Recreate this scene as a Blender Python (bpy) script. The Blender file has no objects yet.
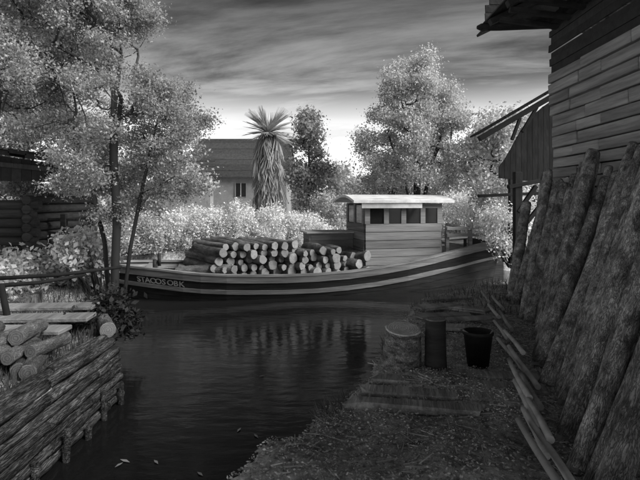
import bpy, bmesh, math, random
import numpy as np
from mathutils import Vector, Matrix
random.seed(7); rng = np.random.default_rng(7)
sc = bpy.context.scene
C = sc.collection
R = math.radians

# ------------------------------------------------------------------ camera
EYE = 2.6; F = 500.0; HOR = 200.0
cam = bpy.data.cameras.new('camera'); co = bpy.data.objects.new('camera', cam); C.objects.link(co); sc.camera = co
cam.sensor_width = 36; cam.lens = 36*F/640; cam.clip_end = 3000; cam.clip_start = .05
co.location = (0, 0, EYE); co.rotation_euler = (R(90), 0, 0)
cam.shift_y = -(240-HOR)/640
def at(x, y, d):                       # photo pixel at a known distance -> place
    return Vector(((x-320)/F*d, d, EYE-(y-HOR)/F*d))
def gnd(x, y, z):                      # photo pixel on a level surface -> place
    d = (EYE-z)*F/(y-HOR); return Vector(((x-320)/F*d, d, z))

# ------------------------------------------------------------------ sky, sun, exposure
SUN_EL, SUN_AZ = R(34), R(113)         # azimuth clockwise from +Y
w = bpy.data.worlds.new("World"); sc.world = w; w.use_nodes = True
nt = w.node_tree; N = nt.nodes; L = nt.links
bg = N['Background']
def nd(t, **k):
    n = N.new(t)
    for a, b in k.items(): setattr(n, a, b)
    return n
def mth(op, a, b=None, c=None):
    n = nd('ShaderNodeMath', operation=op)
    for i, v in enumerate((a, b, c)):
        if v is None: continue
        if isinstance(v, (int, float)): n.inputs[i].default_value = v
        else: L.new(v, n.inputs[i])
    return n.outputs[0]
sky = nd('ShaderNodeTexSky', sky_type='NISHITA', sun_disc=False, sun_elevation=SUN_EL, sun_rotation=SUN_AZ)
bw = nd('ShaderNodeRGBToBW'); L.new(sky.outputs[0], bw.inputs[0])
tc = nd('ShaderNodeTexCoord'); sx = nd('ShaderNodeSeparateXYZ'); L.new(tc.outputs['Generated'], sx.inputs[0])
el = sx.outputs[2]
zz = mth('MAXIMUM', mth('ADD', el, .06), .03)
u_ = mth('DIVIDE', sx.outputs[0], zz); v_ = mth('DIVIDE', sx.outputs[1], zz)
cv = nd('ShaderNodeCombineXYZ'); L.new(mth('MULTIPLY', u_, .55), cv.inputs[0]); L.new(mth('ADD', mth('MULTIPLY', v_, 1.15), mth('MULTIPLY', u_, .3)), cv.inputs[1])
n1 = nd('ShaderNodeTexNoise'); n1.inputs['Scale'].default_value = .95; n1.inputs['Detail'].default_value = 11; n1.inputs['Roughness'].default_value = .62; n1.inputs['Distortion'].default_value = .25
L.new(cv.outputs[0], n1.inputs['Vector'])
mr = nd('ShaderNodeMapRange', interpolation_type='SMOOTHSTEP'); L.new(n1.outputs[0], mr.inputs[0])
mr.inputs[1].default_value = .34; mr.inputs[2].default_value = .66; mr.inputs[3].default_value = .38; mr.inputs[4].default_value = 1.9
# the cloud deck ends low over the horizon; below its ragged edge the sky is clear and bright
edge = mth('ADD', el, mth('MULTIPLY', mth('SUBTRACT', n1.outputs[0], .5), .20))
me_ = nd('ShaderNodeMapRange', interpolation_type='SMOOTHSTEP'); L.new(edge, me_.inputs[0])
me_.inputs[1].default_value = .135; me_.inputs[2].default_value = .215; me_.inputs[3].default_value = 1.0; me_.inputs[4].default_value = 0.0
mg = nd('ShaderNodeMapRange'); L.new(el, mg.inputs[0])
mg.inputs[1].default_value = .16; mg.inputs[2].default_value = .42; mg.inputs[3].default_value = .22; mg.inputs[4].default_value = .042
deck = mth('MULTIPLY', mr.outputs[0], mg.outputs[0])
low = mth('ADD', mth('MULTIPLY', n1.outputs[0], .8), .24)
mixv = mth('ADD', mth('MULTIPLY', low, me_.outputs[0]), mth('MULTIPLY', deck, mth('SUBTRACT', 1.0, me_.outputs[0])))
soft = mth('POWER', bw.outputs[0], .35)            # veiled sun: the sky keeps only a mild gradient
tot = mth('MULTIPLY', mixv, mth('MULTIPLY', soft, 5.2))
L.new(tot, bg.inputs[0]); bg.inputs[1].default_value = .10
sun = bpy.data.lights.new('sun', 'SUN'); so = bpy.data.objects.new('sun', sun); C.objects.link(so)
sun.energy = 3.2; sun.angle = R(40); sun.color = (1, .995, .985)
sd = Vector((math.sin(SUN_AZ)*math.cos(SUN_EL), math.cos(SUN_AZ)*math.cos(SUN_EL), math.sin(SUN_EL)))
so.rotation_euler = sd.to_track_quat('Z', 'Y').to_euler(); so.location = (20, -20, 30)
vs = sc.view_settings; vs.view_transform = 'Standard'; vs.look = 'None'; vs.gamma = 1; vs.exposure = 1.0; vs.use_curve_mapping = False

# ------------------------------------------------------------------ materials (the photograph is black and white)
def mat(name, base, var=.35, scale=6, stretch=(1, 1, 1), rough=.85, bump=.3, bscale=None, spec=.25, coord='Object', island=0, transl=0, dirt=None):
    m = bpy.data.materials.new(name); m.use_nodes = True
    t = m.node_tree; n = t.nodes; l = t.links; p = n['Principled BSDF']
    p.inputs['Roughness'].default_value = rough; p.inputs['Specular IOR Level'].default_value = spec
    c = n.new('ShaderNodeTexCoord'); mp = n.new('ShaderNodeMapping'); mp.inputs['Scale'].default_value = stretch
    l.new(c.outputs[coord], mp.inputs[0])
    if coord == 'Object':                       # every copy gets its own stretch of the texture
        oi = n.new('ShaderNodeObjectInfo'); ml = n.new('ShaderNodeMath'); ml.operation = 'MULTIPLY'; ml.inputs[1].default_value = 37
        l.new(oi.outputs['Random'], ml.inputs[0]); l.new(ml.outputs[0], mp.inputs['Location'])
    a = n.new('ShaderNodeTexNoise'); a.inputs['Scale'].default_value = scale; a.inputs['Detail'].default_value = 6; a.inputs['Roughness'].default_value = .62
    l.new(mp.outputs[0], a.inputs['Vector'])
    r = n.new('ShaderNodeMapRange'); r.inputs[1].default_value = .28; r.inputs[2].default_value = .72
    r.inputs[3].default_value = base*(1-var); r.inputs[4].default_value = base*(1+var); l.new(a.outputs[0], r.inputs[0])
    val = r.outputs[0]
    def mul(x, y, op='MULTIPLY'):
        q = n.new('ShaderNodeMath'); q.operation = op
        for i, vv in enumerate((x, y)):
            if isinstance(vv, (int, float)): q.inputs[i].default_value = vv
            else: l.new(vv, q.inputs[i])
        return q.outputs[0]
    if dirt:                                    # blotches of lichen, damp and wear
        b = n.new('ShaderNodeTexNoise'); b.inputs['Scale'].default_value = dirt[0]; b.inputs['Detail'].default_value = 4
        l.new(mp.outputs[0], b.inputs['Vector'])
        rr = n.new('ShaderNodeMapRange'); rr.inputs[1].default_value = .35; rr.inputs[2].default_value = .65; rr.inputs[3].default_value = dirt[1]; rr.inputs[4].default_value = dirt[2]
        l.new(b.outputs[0], rr.inputs[0]); val = mul(val, rr.outputs[0])
    if island:
        g = n.new('ShaderNodeNewGeometry'); rr = n.new('ShaderNodeMapRange'); rr.inputs[3].default_value = 1-island; rr.inputs[4].default_value = 1+island
        l.new(g.outputs['Random Per Island'], rr.inputs[0]); val = mul(val, rr.outputs[0])
    elif coord == 'Object':
        rr = n.new('ShaderNodeMapRange'); rr.inputs[3].default_value = .78; rr.inputs[4].default_value = 1.22
        l.new(oi.outputs['Random'], rr.inputs[0]); val = mul(val, rr.outputs[0])
    l.new(val, p.inputs['Base Color'])
    if bump:
        b2 = n.new('ShaderNodeTexNoise'); b2.inputs['Scale'].default_value = bscale or scale*2.5; b2.inputs['Detail'].default_value = 5
        l.new(mp.outputs[0], b2.inputs['Vector'])
        bp = n.new('ShaderNodeBump'); bp.inputs['Strength'].default_value = bump; bp.inputs['Distance'].default_value = .03
        l.new(b2.outputs[0], bp.inputs['Height']); l.new(bp.outputs[0], p.inputs['Normal'])
    if transl:
        tr = n.new('ShaderNodeBsdfTranslucent'); l.new(val, tr.inputs[0]); mx = n.new('ShaderNodeMixShader'); mx.inputs[0].default_value = transl
        l.new(p.outputs[0], mx.inputs[1]); l.new(tr.outputs[0], mx.inputs[2]); l.new(mx.outputs[0], n['Material Output'].inputs[0])
    return m
def endgrain(name, base):
    m = mat(name, base, .25, 9, rough=.9, bump=.2)
    t = m.node_tree; n = t.nodes; l = t.links; p = n['Principled BSDF']
    src = p.inputs['Base Color'].links[0].from_socket
    c = n['Texture Coordinate']; wv = n.new('ShaderNodeTexWave'); wv.wave_type = 'RINGS'; wv.rings_direction = 'Z'
    wv.inputs['Scale'].default_value = 14; wv.inputs['Distortion'].default_value = 5; wv.inputs['Detail'].default_value = 3; wv.inputs['Detail Scale'].default_value = 2.5
    l.new(c.outputs['Object'], wv.inputs['Vector'])
    rr = n.new('ShaderNodeMapRange'); rr.inputs[3].default_value = .62; rr.inputs[4].default_value = 1.08; l.new(wv.outputs['Fac'], rr.inputs[0])
    q = n.new('ShaderNodeMath'); q.operation = 'MULTIPLY'; l.new(src, q.inputs[0]); l.new(rr.outputs[0], q.inputs[1]); l.new(q.outputs[0], p.inputs['Base Color'])
    return m
def fissure(m, sc_, st, dep=.55, dist=.05):
    t = m.node_tree; n = t.nodes; l = t.links; p = n['Principled BSDF']; src = p.inputs['Base Color'].links[0].from_socket
    c = n['Texture Coordinate']; mp = n.new('ShaderNodeMapping'); mp.inputs['Scale'].default_value = st
    l.new(n['Mapping'].inputs['Location'].links[0].from_socket, mp.inputs['Location']); l.new(c.outputs['Object'], mp.inputs[0])
    nz = n.new('ShaderNodeTexNoise'); nz.inputs['Scale'].default_value = sc_*.6; nz.inputs['Detail'].default_value = 3; l.new(mp.outputs[0], nz.inputs['Vector'])
    ad = n.new('ShaderNodeVectorMath'); ad.operation = 'MULTIPLY_ADD'; ad.inputs[1].default_value = (.16, .16, .16); l.new(nz.outputs['Color'], ad.inputs[0]); l.new(mp.outputs[0], ad.inputs[2])
    v = n.new('ShaderNodeTexVoronoi'); v.feature = 'DISTANCE_TO_EDGE'; v.inputs['Scale'].default_value = sc_; l.new(ad.outputs[0], v.inputs['Vector'])
    r = n.new('ShaderNodeMapRange'); r.inputs[1].default_value = 0; r.inputs[2].default_value = .16; r.inputs[3].default_value = 1-dep; r.inputs[4].default_value = 1.1; l.new(v.outputs['Distance'], r.inputs[0])
    q = n.new('ShaderNodeMath'); q.operation = 'MULTIPLY'; l.new(src, q.inputs[0]); l.new(r.outputs[0], q.inputs[1]); l.new(q.outputs[0], p.inputs['Base Color'])
    b = n.new('ShaderNodeBump'); b.inputs['Strength'].default_value = 1; b.inputs['Distance'].default_value = dist; l.new(r.outputs[0], b.inputs['Height'])
    l.new(p.inputs['Normal'].links[0].from_socket, b.inputs['Normal']); l.new(b.outputs[0], p.inputs['Normal'])
M = {}
M['ground'] = mat('ground_litter', .40, .75, 14, rough=.95, bump=1.0, bscale=30, coord='Object', dirt=(.9, .65, 1.35))
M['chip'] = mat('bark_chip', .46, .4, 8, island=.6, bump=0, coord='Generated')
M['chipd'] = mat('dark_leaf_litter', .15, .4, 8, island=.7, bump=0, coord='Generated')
M['grass'] = mat('grass_blade', .16, .3, 4, island=.5, bump=0, coord='Generated', transl=.3)
M['wall'] = mat('weathered_wall_timber', .29, .35, 3, (1, .35, 5), bump=.5, bscale=9, dirt=(1.3, .75, 1.25))
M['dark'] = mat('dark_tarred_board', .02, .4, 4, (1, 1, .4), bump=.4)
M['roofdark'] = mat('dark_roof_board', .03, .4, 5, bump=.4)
M['hutlog'] = mat('dark_hut_log', .06, .45, 4, (.3, 1, 4), bump=.6)
M['bark'] = mat('log_bark', .38, .65, 13, (1.3, 1.3, 2.6), bump=1.0, bscale=22, dirt=(5, .5, 1.45))
fissure(M['bark'], 30, (1.5, 1.5, 1.3), .42, .012)
M['bark2'] = mat('barge_log_bark', .20, .55, 7, (1.3, 1.3, .5), bump=1.0, bscale=12, dirt=(4, .6, 1.4))
fissure(M['bark2'], 26, (1.5, 1.5, .6), .35, .01)
M['end'] = endgrain('sawn_end', .38)
M['enddark'] = endgrain('old_sawn_end', .22)
M['endpale'] = endgrain('pale_stump_top', .75)
M['pale'] = mat('peeled_pole', .45, .3, 5, (1, 1, .3), bump=.3)
M['strake'] = mat('weathered_strake', .30, .35, 3, (.35, 1, 5), bump=.4, dirt=(2, .8, 1.15))
M['hull'] = mat('dark_hull', .035, .5, 4, (.3, 1, 3), bump=.35, rough=.7)
M['cabin'] = mat('grey_cabin_board', .24, .25, 3, (.3, .3, 5), bump=.35, dirt=(2, .8, 1.1))
M['white'] = mat('white_roof_paint', .70, .16, 4, (1, 3, 1), rough=.7, bump=.3, dirt=(2.2, .75, 1.1))
M['letter'] = mat('letter_paint', .42, .25, 20, bump=.1)
M['glassd'] = mat('dark_pane', .02, .2, 3, rough=.1, bump=0, spec=.5)
M['revet'] = mat('revetment_log', .17, .8, 7, (2.5, .5, 2.5), bump=1.0, bscale=14, dirt=(3, .6, 1.4))
fissure(M['revet'], 26, (1.6, .16, 1.6), .6, .015)
M['board'] = mat('flat_weathered_board', .38, .4, 4, (.3, 2, 2), bump=.5, dirt=(2.5, .7, 1.2))
M['step'] = mat('old_step_board', .27, .5, 5, (.4, 3, 3), bump=.7, dirt=(3, .6, 1.4))
M['trunk'] = mat('tree_bark', .045, .5, 6, (1, 1, .3), bump=.8, coord='Generated')
M['trunkpale'] = mat('pale_tree_bark', .07, .5, 6, bump=.6, coord='Generated')
M['leafL'] = mat('big_tree_leaf', .43, .2, 2, island=.4, bump=0, coord='Generated', transl=.45, rough=.8)
M['leaf2'] = mat('pale_tree_leaf', .6, .2, 2, island=.4, bump=0, coord='Generated', transl=.35, rough=.6)
M['leafB'] = mat('bright_bush_leaf', .82, .12, 2, island=.3, bump=0, coord='Generated', transl=.3, rough=.6)
M['leafN'] = mat('near_bush_leaf', .74, .15, 2, island=.45, bump=0, coord='Generated', transl=.3, rough=.5)
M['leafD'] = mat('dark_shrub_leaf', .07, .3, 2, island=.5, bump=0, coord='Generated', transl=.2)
M['leafM'] = mat('mid_tree_leaf', .44, .2, 2, island=.45, bump=0, coord='Generated', transl=.3)
M['frond'] = mat('palm_frond', .38, .2, 3, island=.22, bump=0, coord='Generated', transl=.25)
M['slate'] = mat('dark_slate', .05, .35, 6, bump=.4)
M['plaster'] = mat('grey_plaster', .26, .2, 3, bump=.2)
M['rope'] = mat('rope', .42, .3, 30, bump=.4)
M['iron'] = mat('black_iron', .02, .3, 6, rough=.6, bump=.3)
M['petal'] = mat('floating_leaf', .6, .2, 8, bump=0)

# ------------------------------------------------------------------ helpers
def link(o, parent=None):
    C.objects.link(o)
    if parent: o.parent = parent
    return o
def tag(o, label=None, cat=None, group=None, kind=None):
    if label: o['label'] = label
    if cat: o['category'] = cat
    if group: o['group'] = group
    if kind: o['kind'] = kind
    return o
def empty(name, loc=(0, 0, 0), rz=0):
    o = bpy.data.objects.new(name, None); o.empty_display_size = .2; o.location = loc; o.rotation_euler = (0, 0, rz); return link(o)
def mesh(name, vs_, fs, m, parent=None, smooth=False):
    me = bpy.data.meshes.new(name); me.from_pydata([tuple(v) for v in vs_], [], fs); me.materials.append(m)
    if smooth: me.polygons.foreach_set('use_smooth', [True]*len(me.polygons))
    me.update(); return link(bpy.data.objects.new(name, me), parent)
def npmesh(name, V, Fq, m, parent=None, smooth=False):
    V = np.asarray(V, np.float32); Fq = np.asarray(Fq, np.int32); k = Fq.shape[1]
    me = bpy.data.meshes.new(name); me.vertices.add(len(V)); me.vertices.foreach_set('co', V.ravel())
    me.loops.add(Fq.size); me.loops.foreach_set('vertex_index', Fq.ravel())
    me.polygons.add(len(Fq)); me.polygons.foreach_set('loop_start', np.arange(0, Fq.size, k, dtype=np.int32))
    try: me.polygons.foreach_set('loop_total', np.full(len(Fq), k, np.int32))
    except Exception: pass
    if smooth: me.polygons.foreach_set('use_smooth', np.ones(len(Fq), bool))
    me.materials.append(m); me.update(calc_edges=True); me.validate()
    return link(bpy.data.objects.new(name, me), parent)
CUBE = [(0, 3, 2, 1), (4, 5, 6, 7), (0, 1, 5, 4), (1, 2, 6, 5), (2, 3, 7, 6), (3, 0, 4, 7)]
def box(name, lo, hi, m, parent=None, jit=0, bev=.0):
    vs_ = [Vector((x, y, z)) for z in (lo[2], hi[2]) for x, y in ((lo[0], lo[1]), (hi[0], lo[1]), (hi[0], hi[1]), (lo[0], hi[1]))]
    if jit: vs_ = [v+Vector((random.uniform(-jit, jit), random.uniform(-jit, jit), random.uniform(-jit, jit))) for v in vs_]
    c = sum(vs_, Vector())/8                     # each piece keeps its own origin
    o = mesh(name, [v-c for v in vs_], CUBE, m, parent); o.location = c
    if bev: bevel(o, bev)
    return o
def bevel(o, wd, seg=1):
    bm = bmesh.new(); bm.from_mesh(o.data); bmesh.ops.bevel(bm, geom=bm.edges[:], offset=wd, segments=seg, affect='EDGES', profile=.5); bm.to_mesh(o.data); bm.free()
def beam(name, a, b, wd, th, m, parent=None, up=(0, 0, 1), bev=.008):
    a, b = Vector(a), Vector(b); d = (b-a); ln = d.length; z = d.normalized(); x = z.cross(Vector(up)); x = x.normalized() if x.length > 1e-4 else Vector((1, 0, 0)); y = z.cross(x)
    o = box(name, (-wd/2, -th/2, -ln/2), (wd/2, th/2, ln/2), m, parent, bev=min(bev, wd/4, th/4))
    o.matrix_local = Matrix(((x.x, y.x, z.x, (a.x+b.x)/2), (x.y, y.y, z.y, (a.y+b.y)/2), (x.z, y.z, z.z, (a.z+b.z)/2), (0, 0, 0, 1)))
    return o
def tube_arrays(pts, rad, sides=6, V=None, Fq=None):
    pts = [Vector(p) for p in pts]; base = len(V); prev = None
    for i, p in enumerate(pts):
        t = (pts[min(i+1, len(pts)-1)]-pts[max(i-1, 0)]).normalized()
        if prev is None: x = t.cross(Vector((0, 0, 1))) if abs(t.z) < .95 else t.cross(Vector((1, 0, 0)))
        else: x = prev-t*prev.dot(t)
        x.normalize(); prev = x; y = t.cross(x)
        for k in range(sides):
            a = 2*math.pi*k/sides; V.append(p+(x*math.cos(a)+y*math.sin(a))*rad[i])
    for i in range(len(pts)-1):
        for k in range(sides):
            k2 = (k+1) % sides; Fq.append((base+i*sides+k, base+i*sides+k2, base+(i+1)*sides+k2, base+(i+1)*sides+k))
def tube(name, pts, rad, m, parent=None, sides=8, caps=True):
    if isinstance(rad, (int, float)): rad = [rad]*len(pts)
    V, Fq = [], []; tube_arrays(pts, rad, sides, V, Fq)
    if caps: Fq = Fq+[tuple(range(sides-1, -1, -1)), tuple(len(V)-sides+k for k in range(sides))]
    o = mesh(name, V, Fq, m, parent, smooth=True)
    if caps:
        o.data.polygons[len(o.data.polygons)-1].use_smooth = False; o.data.polygons[len(o.data.polygons)-2].use_smooth = False
    return o

# ---- logs: a rough tapering barked cylinder with sawn end faces
def log_mesh(ln, r0, r1, sides=14, segs=7, rough=.07, bend=.02, seed=0):
    rr = random.Random(seed); V, Fq = [], []
    bx, by = rr.uniform(-bend, bend)*ln, rr.uniform(-bend, bend)*ln
    lob = [rr.uniform(-rough, rough) for _ in range(sides)]
    for i in range(segs+1):
        t = i/segs; r = r0+(r1-r0)*t; ox, oy = bx*math.sin(math.pi*t), by*math.sin(math.pi*t)
        for k in range(sides):
            a = 2*math.pi*k/sides; q = r*(1+lob[k]+rr.uniform(-rough, rough)*.6); V.append((ox+q*math.cos(a), oy+q*math.sin(a), ln*t))
    for i in range(segs):
        for k in range(sides):
            k2 = (k+1) % sides; Fq.append((i*sides+k, i*sides+k2, (i+1)*sides+k2, (i+1)*sides+k))
    e0 = [V[k] for k in range(sides)]; e1 = [V[segs*sides+k] for k in range(sides)]
    return V, Fq, e0, e1
def end_mesh(ring, dz, m):
    n = len(ring); c = np.mean(np.array(ring), 0); V = [(c[0], c[1], c[2]+dz)]
    for p in ring: V.append((c[0]+(p[0]-c[0])*.93, c[1]+(p[1]-c[1])*.93, p[2]+dz))
    for p in ring: V.append((c[0]+(p[0]-c[0])*1.0, c[1]+(p[1]-c[1])*1.0, p[2]-dz*.2))
    Fq = [(0, 1+k, 1+(k+1) % n) for k in range(n)]+[(1+k, 1+n+k, 1+n+(k+1) % n, 1+(k+1) % n) for k in range(n)]
    if dz < 0: Fq = [f[::-1] for f in Fq]
    me = bpy.data.meshes.new('cut_end'); me.from_pydata(V, [], Fq); me.materials.append(m); me.update(); return me
def make_log(name, ln, r0, r1, mb, me_, seed, both=True, **k):
    V, Fq, e0, e1 = log_mesh(ln, r0, r1, seed=seed, **k)
    o = mesh(name, V, Fq, mb, None, smooth=True)
    for rg, dz in ((e0, -.012), (e1, .012)):
        c = bpy.data.objects.new('cut_end', end_mesh(rg, dz, me_)); link(c, o)
        if not both: break
    return o
def copy_tree(o, parent=None):
    c = o.copy(); C.objects.link(c); c.parent = parent
    for ch in o.children: copy_tree(ch, c)
    return c
def orient(o, a, b, roll=0):
    a, b = Vector(a), Vector(b); q = (b-a).to_track_quat('Z', 'Y'); o.rotation_mode = 'QUATERNION'
    o.rotation_quaternion = q @ Matrix.Rotation(roll, 3, 'Z').to_quaternion(); o.location = a
ORD = ['first', 'second', 'third', 'fourth', 'fifth', 'sixth', 'seventh', 'eighth', 'ninth', 'tenth', 'eleventh', 'twelfth', 'thirteenth', 'fourteenth', 'fifteenth', 'sixteenth', 'seventeenth', 'eighteenth', 'nineteenth', 'twentieth']

# ---- leaves: small folded blades in a cloud
def leaves(name, P, size, m, parent=None, flat=0.0, aspect=.6, jit=.75):
    P = np.asarray(P, float); n = len(P)
    d = rng.normal(size=(n, 3)); d[:, 2] *= (1-flat); d /= np.linalg.norm(d, axis=1)[:, None]
    q = rng.normal(size=(n, 3)); q -= (q*d).sum(1)[:, None]*d; q /= np.linalg.norm(q, axis=1)[:, None]
    nn = np.cross(d, q); s = size*(1+jit*rng.uniform(-1, 1, n))[:, None]
    a = P-d*s*.5; b = P+q*s*aspect*.5+nn*s*.10; c = P+d*s*.5; e = P-q*s*aspect*.5+nn*s*.10
    V = np.stack([a, b, c, e], 1).reshape(-1, 3); i = np.arange(n)*4
    return npmesh(name, V, np.stack([i, i+1, i+2, i+3], 1), m, parent)

# ---- a tree: branches grown to clump centres, leaves spread round the twigs
def grow(base, stems, clumps, rtrunk):
    P = []; par = []
    for st in stems:
        for j, p in enumerate(st):
            P.append(np.array(p, float)); par.append(-1 if (j == 0) else len(P)-2)
    A = np.array(P)
    base = np.array(base, float)
    order = np.argsort(np.linalg.norm(clumps-np.array(stems[0][len(stems[0])//2]), axis=1))
    tips = []
    for ci in order:
        c = clumps[ci]; A = np.array(P); dv = A-c; ds = np.linalg.norm(dv, axis=1)
        cost = ds+np.where(A[:, 2] > c[2]-.1*ds, .9*(A[:, 2]-c[2]+.1*ds), 0)
        k = int(np.argmin(cost)); s = A[k]; ln = np.linalg.norm(c-s); steps = max(2, int(ln/.35)); prev = k
        for j in range(1, steps+1):
            t = j/steps; p = s+(c-s)*t; p = p+np.array([0, 0, -.10*ln*math.sin(math.pi*t)])+rng.normal(size=3)*.045*min(1, ln)*(t < 1)
            P.append(p); par.append(prev); prev = len(P)-1
        tips.append(prev)
    n = len(P); cnt = np.zeros(n)
    for t in tips:
        k = t
        while k >= 0: cnt[k] += 1; k = par[k]
    return np.array(P), par, cnt, tips
def tree(name, base, stems, clumps, rtrunk, nleaf, lsize, spread, mb, ml, label, cat='tree', group=None, minr=.006, flat=.0, rexp=.5):
    root = empty(name, base)
    clumps = np.asarray(clumps, float); P, par, cnt, tips = grow(base, stems, clumps, rtrunk)
    mx = cnt.max(); rad = np.maximum(minr, rtrunk*(np.maximum(cnt, .15)/mx)**rexp)
    V, Fq = [], []
    b = np.array(base, float)
    for k in range(len(P)):
        if par[k] >= 0:
            sd_ = 8 if rad[k] > .06 else (5 if rad[k] > .02 else 3)
            tube_arrays([P[par[k]]-b, P[k]-b], [min(rad[par[k]], rad[k]*1.5), rad[k]], sd_, V, Fq)
    tr = mesh('trunk', V, Fq, mb, root, smooth=True)
    w_ = cnt < 2.5; cand = np.where(w_)[0]
    pick = rng.choice(cand, nleaf); Q = P[pick]+rng.normal(size=(nleaf, 3))*spread*np.array([1, 1, .75])
    leaves('crown', Q-b, lsize, ml, root, flat=flat)
    return tag(root, label, cat, group)
def ell(n, c, r, hollow=.35, zmin=None):
    out = []
    while len(out) < n:
        p = rng.normal(size=3); p /= np.linalg.norm(p); p *= (hollow+(1-hollow)*rng.random()**.5)
        q = np.array(c)+p*np.array(r)
        if zmin is None or q[2] > zmin: out.append(q)
    return np.array(out)
def bush(name, base, blobs, nleaf, lsize, m, label, cat='bush', group=None, mb='trunk', stems=7, spread=.16, nclump=40):
    root = empty(name, base); b = np.array(base, float); V, Fq = [], []; Cc = []
    vol = np.array([bb[1][0]*bb[1][1]*bb[1][2] for bb in blobs]); vol = vol/vol.sum()
    for bb, f in zip(blobs, vol):
        Cc.append(ell(max(6, int(nclump*f)), bb[0], bb[1], .45, base[2]+.05))
    Cc = np.vstack(Cc)
    for c in Cc[rng.choice(len(Cc), min(len(Cc), stems*4), replace=False)]:
        s = np.array([b[0]+(c[0]-b[0])*.45, b[1]+(c[1]-b[1])*.45, base[2]-.05])-b; e = c-b; mid = (s+e)/2+rng.normal(size=3)*.08+np.array([0, 0, .1])
        tube_arrays([s, mid, e], [.018, .012, .005], 4, V, Fq)
    mesh('stem', V, Fq, M[mb], root, smooth=True)
    sub = np.repeat(Cc, 1, 0); pick = rng.integers(0, len(sub), nleaf)
    Q = sub[pick]+rng.normal(size=(nleaf, 3))*spread
    Q[:, 2] = np.maximum(Q[:, 2], base[2]+.03)
    leaves('foliage', Q-b, lsize, m, root, flat=.2)
    return tag(root, label, cat, group)

# ------------------------------------------------------------------ ground with the canal cut into it, water
ZL, ZR, ZF = .70, .90, .72
right_edge = [(-1.3, -2), (-1.0, 1.5), (-.69, 3.1), (-.3, 3.75), (0.02, 4.3), (.42, 5.1), (.7, 5.95), (1.0, 7.2), (1.55, 8.4), (2.5, 9.6), (3.9, 10.9), (6, 11.8), (9.5, 12.6), (22, 13.2), (60, 16)]
left_edge = [(-2.72, -2), (-2.72, 6.4), (-3.1, 7.3), (-3.6, 8.3), (-4.5, 10), (-5.5, 11.6), (-6.9, 12.9), (-9, 14), (-12, 15), (-30, 16)]
far_edge = [(-30, 21), (-9, 18.2), (-6, 17.6), (0, 17.7), (6, 18.4), (12, 18.6), (22, 18), (60, 22)]
poly = np.array(right_edge+far_edge[::-1]+left_edge[::-1])
def seg_dist(px, py, pts, closed=True):
    n = len(pts); best = np.full(px.shape, 1e9)
    for i in range(n if closed else n-1):
        a = pts[i]; b = pts[(i+1) % n]; d = b-a; t = np.clip(((px-a[0])*d[0]+(py-a[1])*d[1])/(d@d), 0, 1)
        best = np.minimum(best, np.hypot(px-a[0]-t*d[0], py-a[1]-t*d[1]))
    return best
def inside(px, py, pts):
    r = np.zeros(px.shape, bool); n = len(pts)
    for i in range(n):
        a = pts[i]; b = pts[i-1]
        cnd = ((a[1] > py) != (b[1] > py)); dx = (b[0]-a[0])*(py-a[1])/((b[1]-a[1]) if b[1] != a[1] else 1e-9)+a[0]
        r ^= cnd & (px < dx)
    return r
def wob(x, y):
    return .035*np.sin(x*2.3+1.1*y)*np.sin(y*1.9-.7*x)+.02*np.sin(5.1*x+3)*np.sin(4.3*y)+.012*np.sin(11*x+2*y)*np.sin(9*y-3*x)
def height(x, y):
    x = np.asarray(x, float); y = np.asarray(y, float)
    d = seg_dist(x, y, poly); ins = inside(x, y, poly); s = np.where(ins, -d, d)+.07*np.sin(7*x+2*y)*np.sin(5*y)+.04*np.sin(17*x-3*y)
    top = np.where(x+.0*y < -1.6, ZL, ZR); far = np.clip((y-11.5)/5, 0, 1); top = top*(1-far)+ZF*far
    top = top+np.clip((y-19)/60, 0, 1)*1.2
    steep = np.where((x < -1.6) & (y < 6.6), .06, .30)
    t = np.clip((s+steep*.4)/steep, 0, 1); t = t*t*(3-2*t)
    return -.7+(top+.7)*t+wob(x, y)*t
def axis(segs):
    out = []
    for a, b, st in segs: out += list(np.arange(a, b, st))
    return np.array(out+[segs[-1][1]])
gx = axis([(-900, -100, 100), (-100, -30, 10), (-30, -8, .8), (-8, -3, .2), (-3, 5, .07), (5, 12, .25), (12, 30, .9), (30, 100, 10), (100, 900, 100)])
gy = axis([(-60, -4, 8), (-4, 1.5, .5), (1.5, 8, .07), (8, 14, .14), (14, 24, .3), (24, 60, 3), (60, 200, 20), (200, 1800, 200)])
GX, GY = np.meshgrid(gx, gy); GZ = height(GX, GY); nx, ny = len(gx), len(gy)
V = np.stack([GX, GY, GZ], -1).reshape(-1, 3); ii = (np.arange(ny-1)[:, None]*nx+np.arange(nx-1)[None, :]).ravel()
g = npmesh('ground', V, np.stack([ii, ii+1, ii+nx+1, ii+nx], 1), M['ground'], smooth=True); tag(g, kind='structure')
wm = bpy.data.materials.new('canal_water'); wm.use_nodes = True; t_ = wm.node_tree; p_ = t_.nodes['Principled BSDF']
p_.inputs['Base Color'].default_value = (.024, .024, .024, 1); p_.inputs['Roughness'].default_value = .09; p_.inputs['IOR'].default_value = 1.33
c_ = t_.nodes.new('ShaderNodeTexCoord'); mp_ = t_.nodes.new('ShaderNodeMapping'); mp_.inputs['Scale'].default_value = (1, 2.2, 1); t_.links.new(c_.outputs['Object'], mp_.inputs[0])
wn = t_.nodes.new('ShaderNodeTexNoise'); wn.inputs['Scale'].default_value = 2.2; wn.inputs['Detail'].default_value = 5; t_.links.new(mp_.outputs[0], wn.inputs['Vector'])
wb = t_.nodes.new('ShaderNodeBump'); wb.inputs['Strength'].default_value = .17; wb.inputs['Distance'].default_value = .05
t_.links.new(wn.outputs[0], wb.inputs['Height']); t_.links.new(wb.outputs[0], p_.inputs['Normal'])
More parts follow.
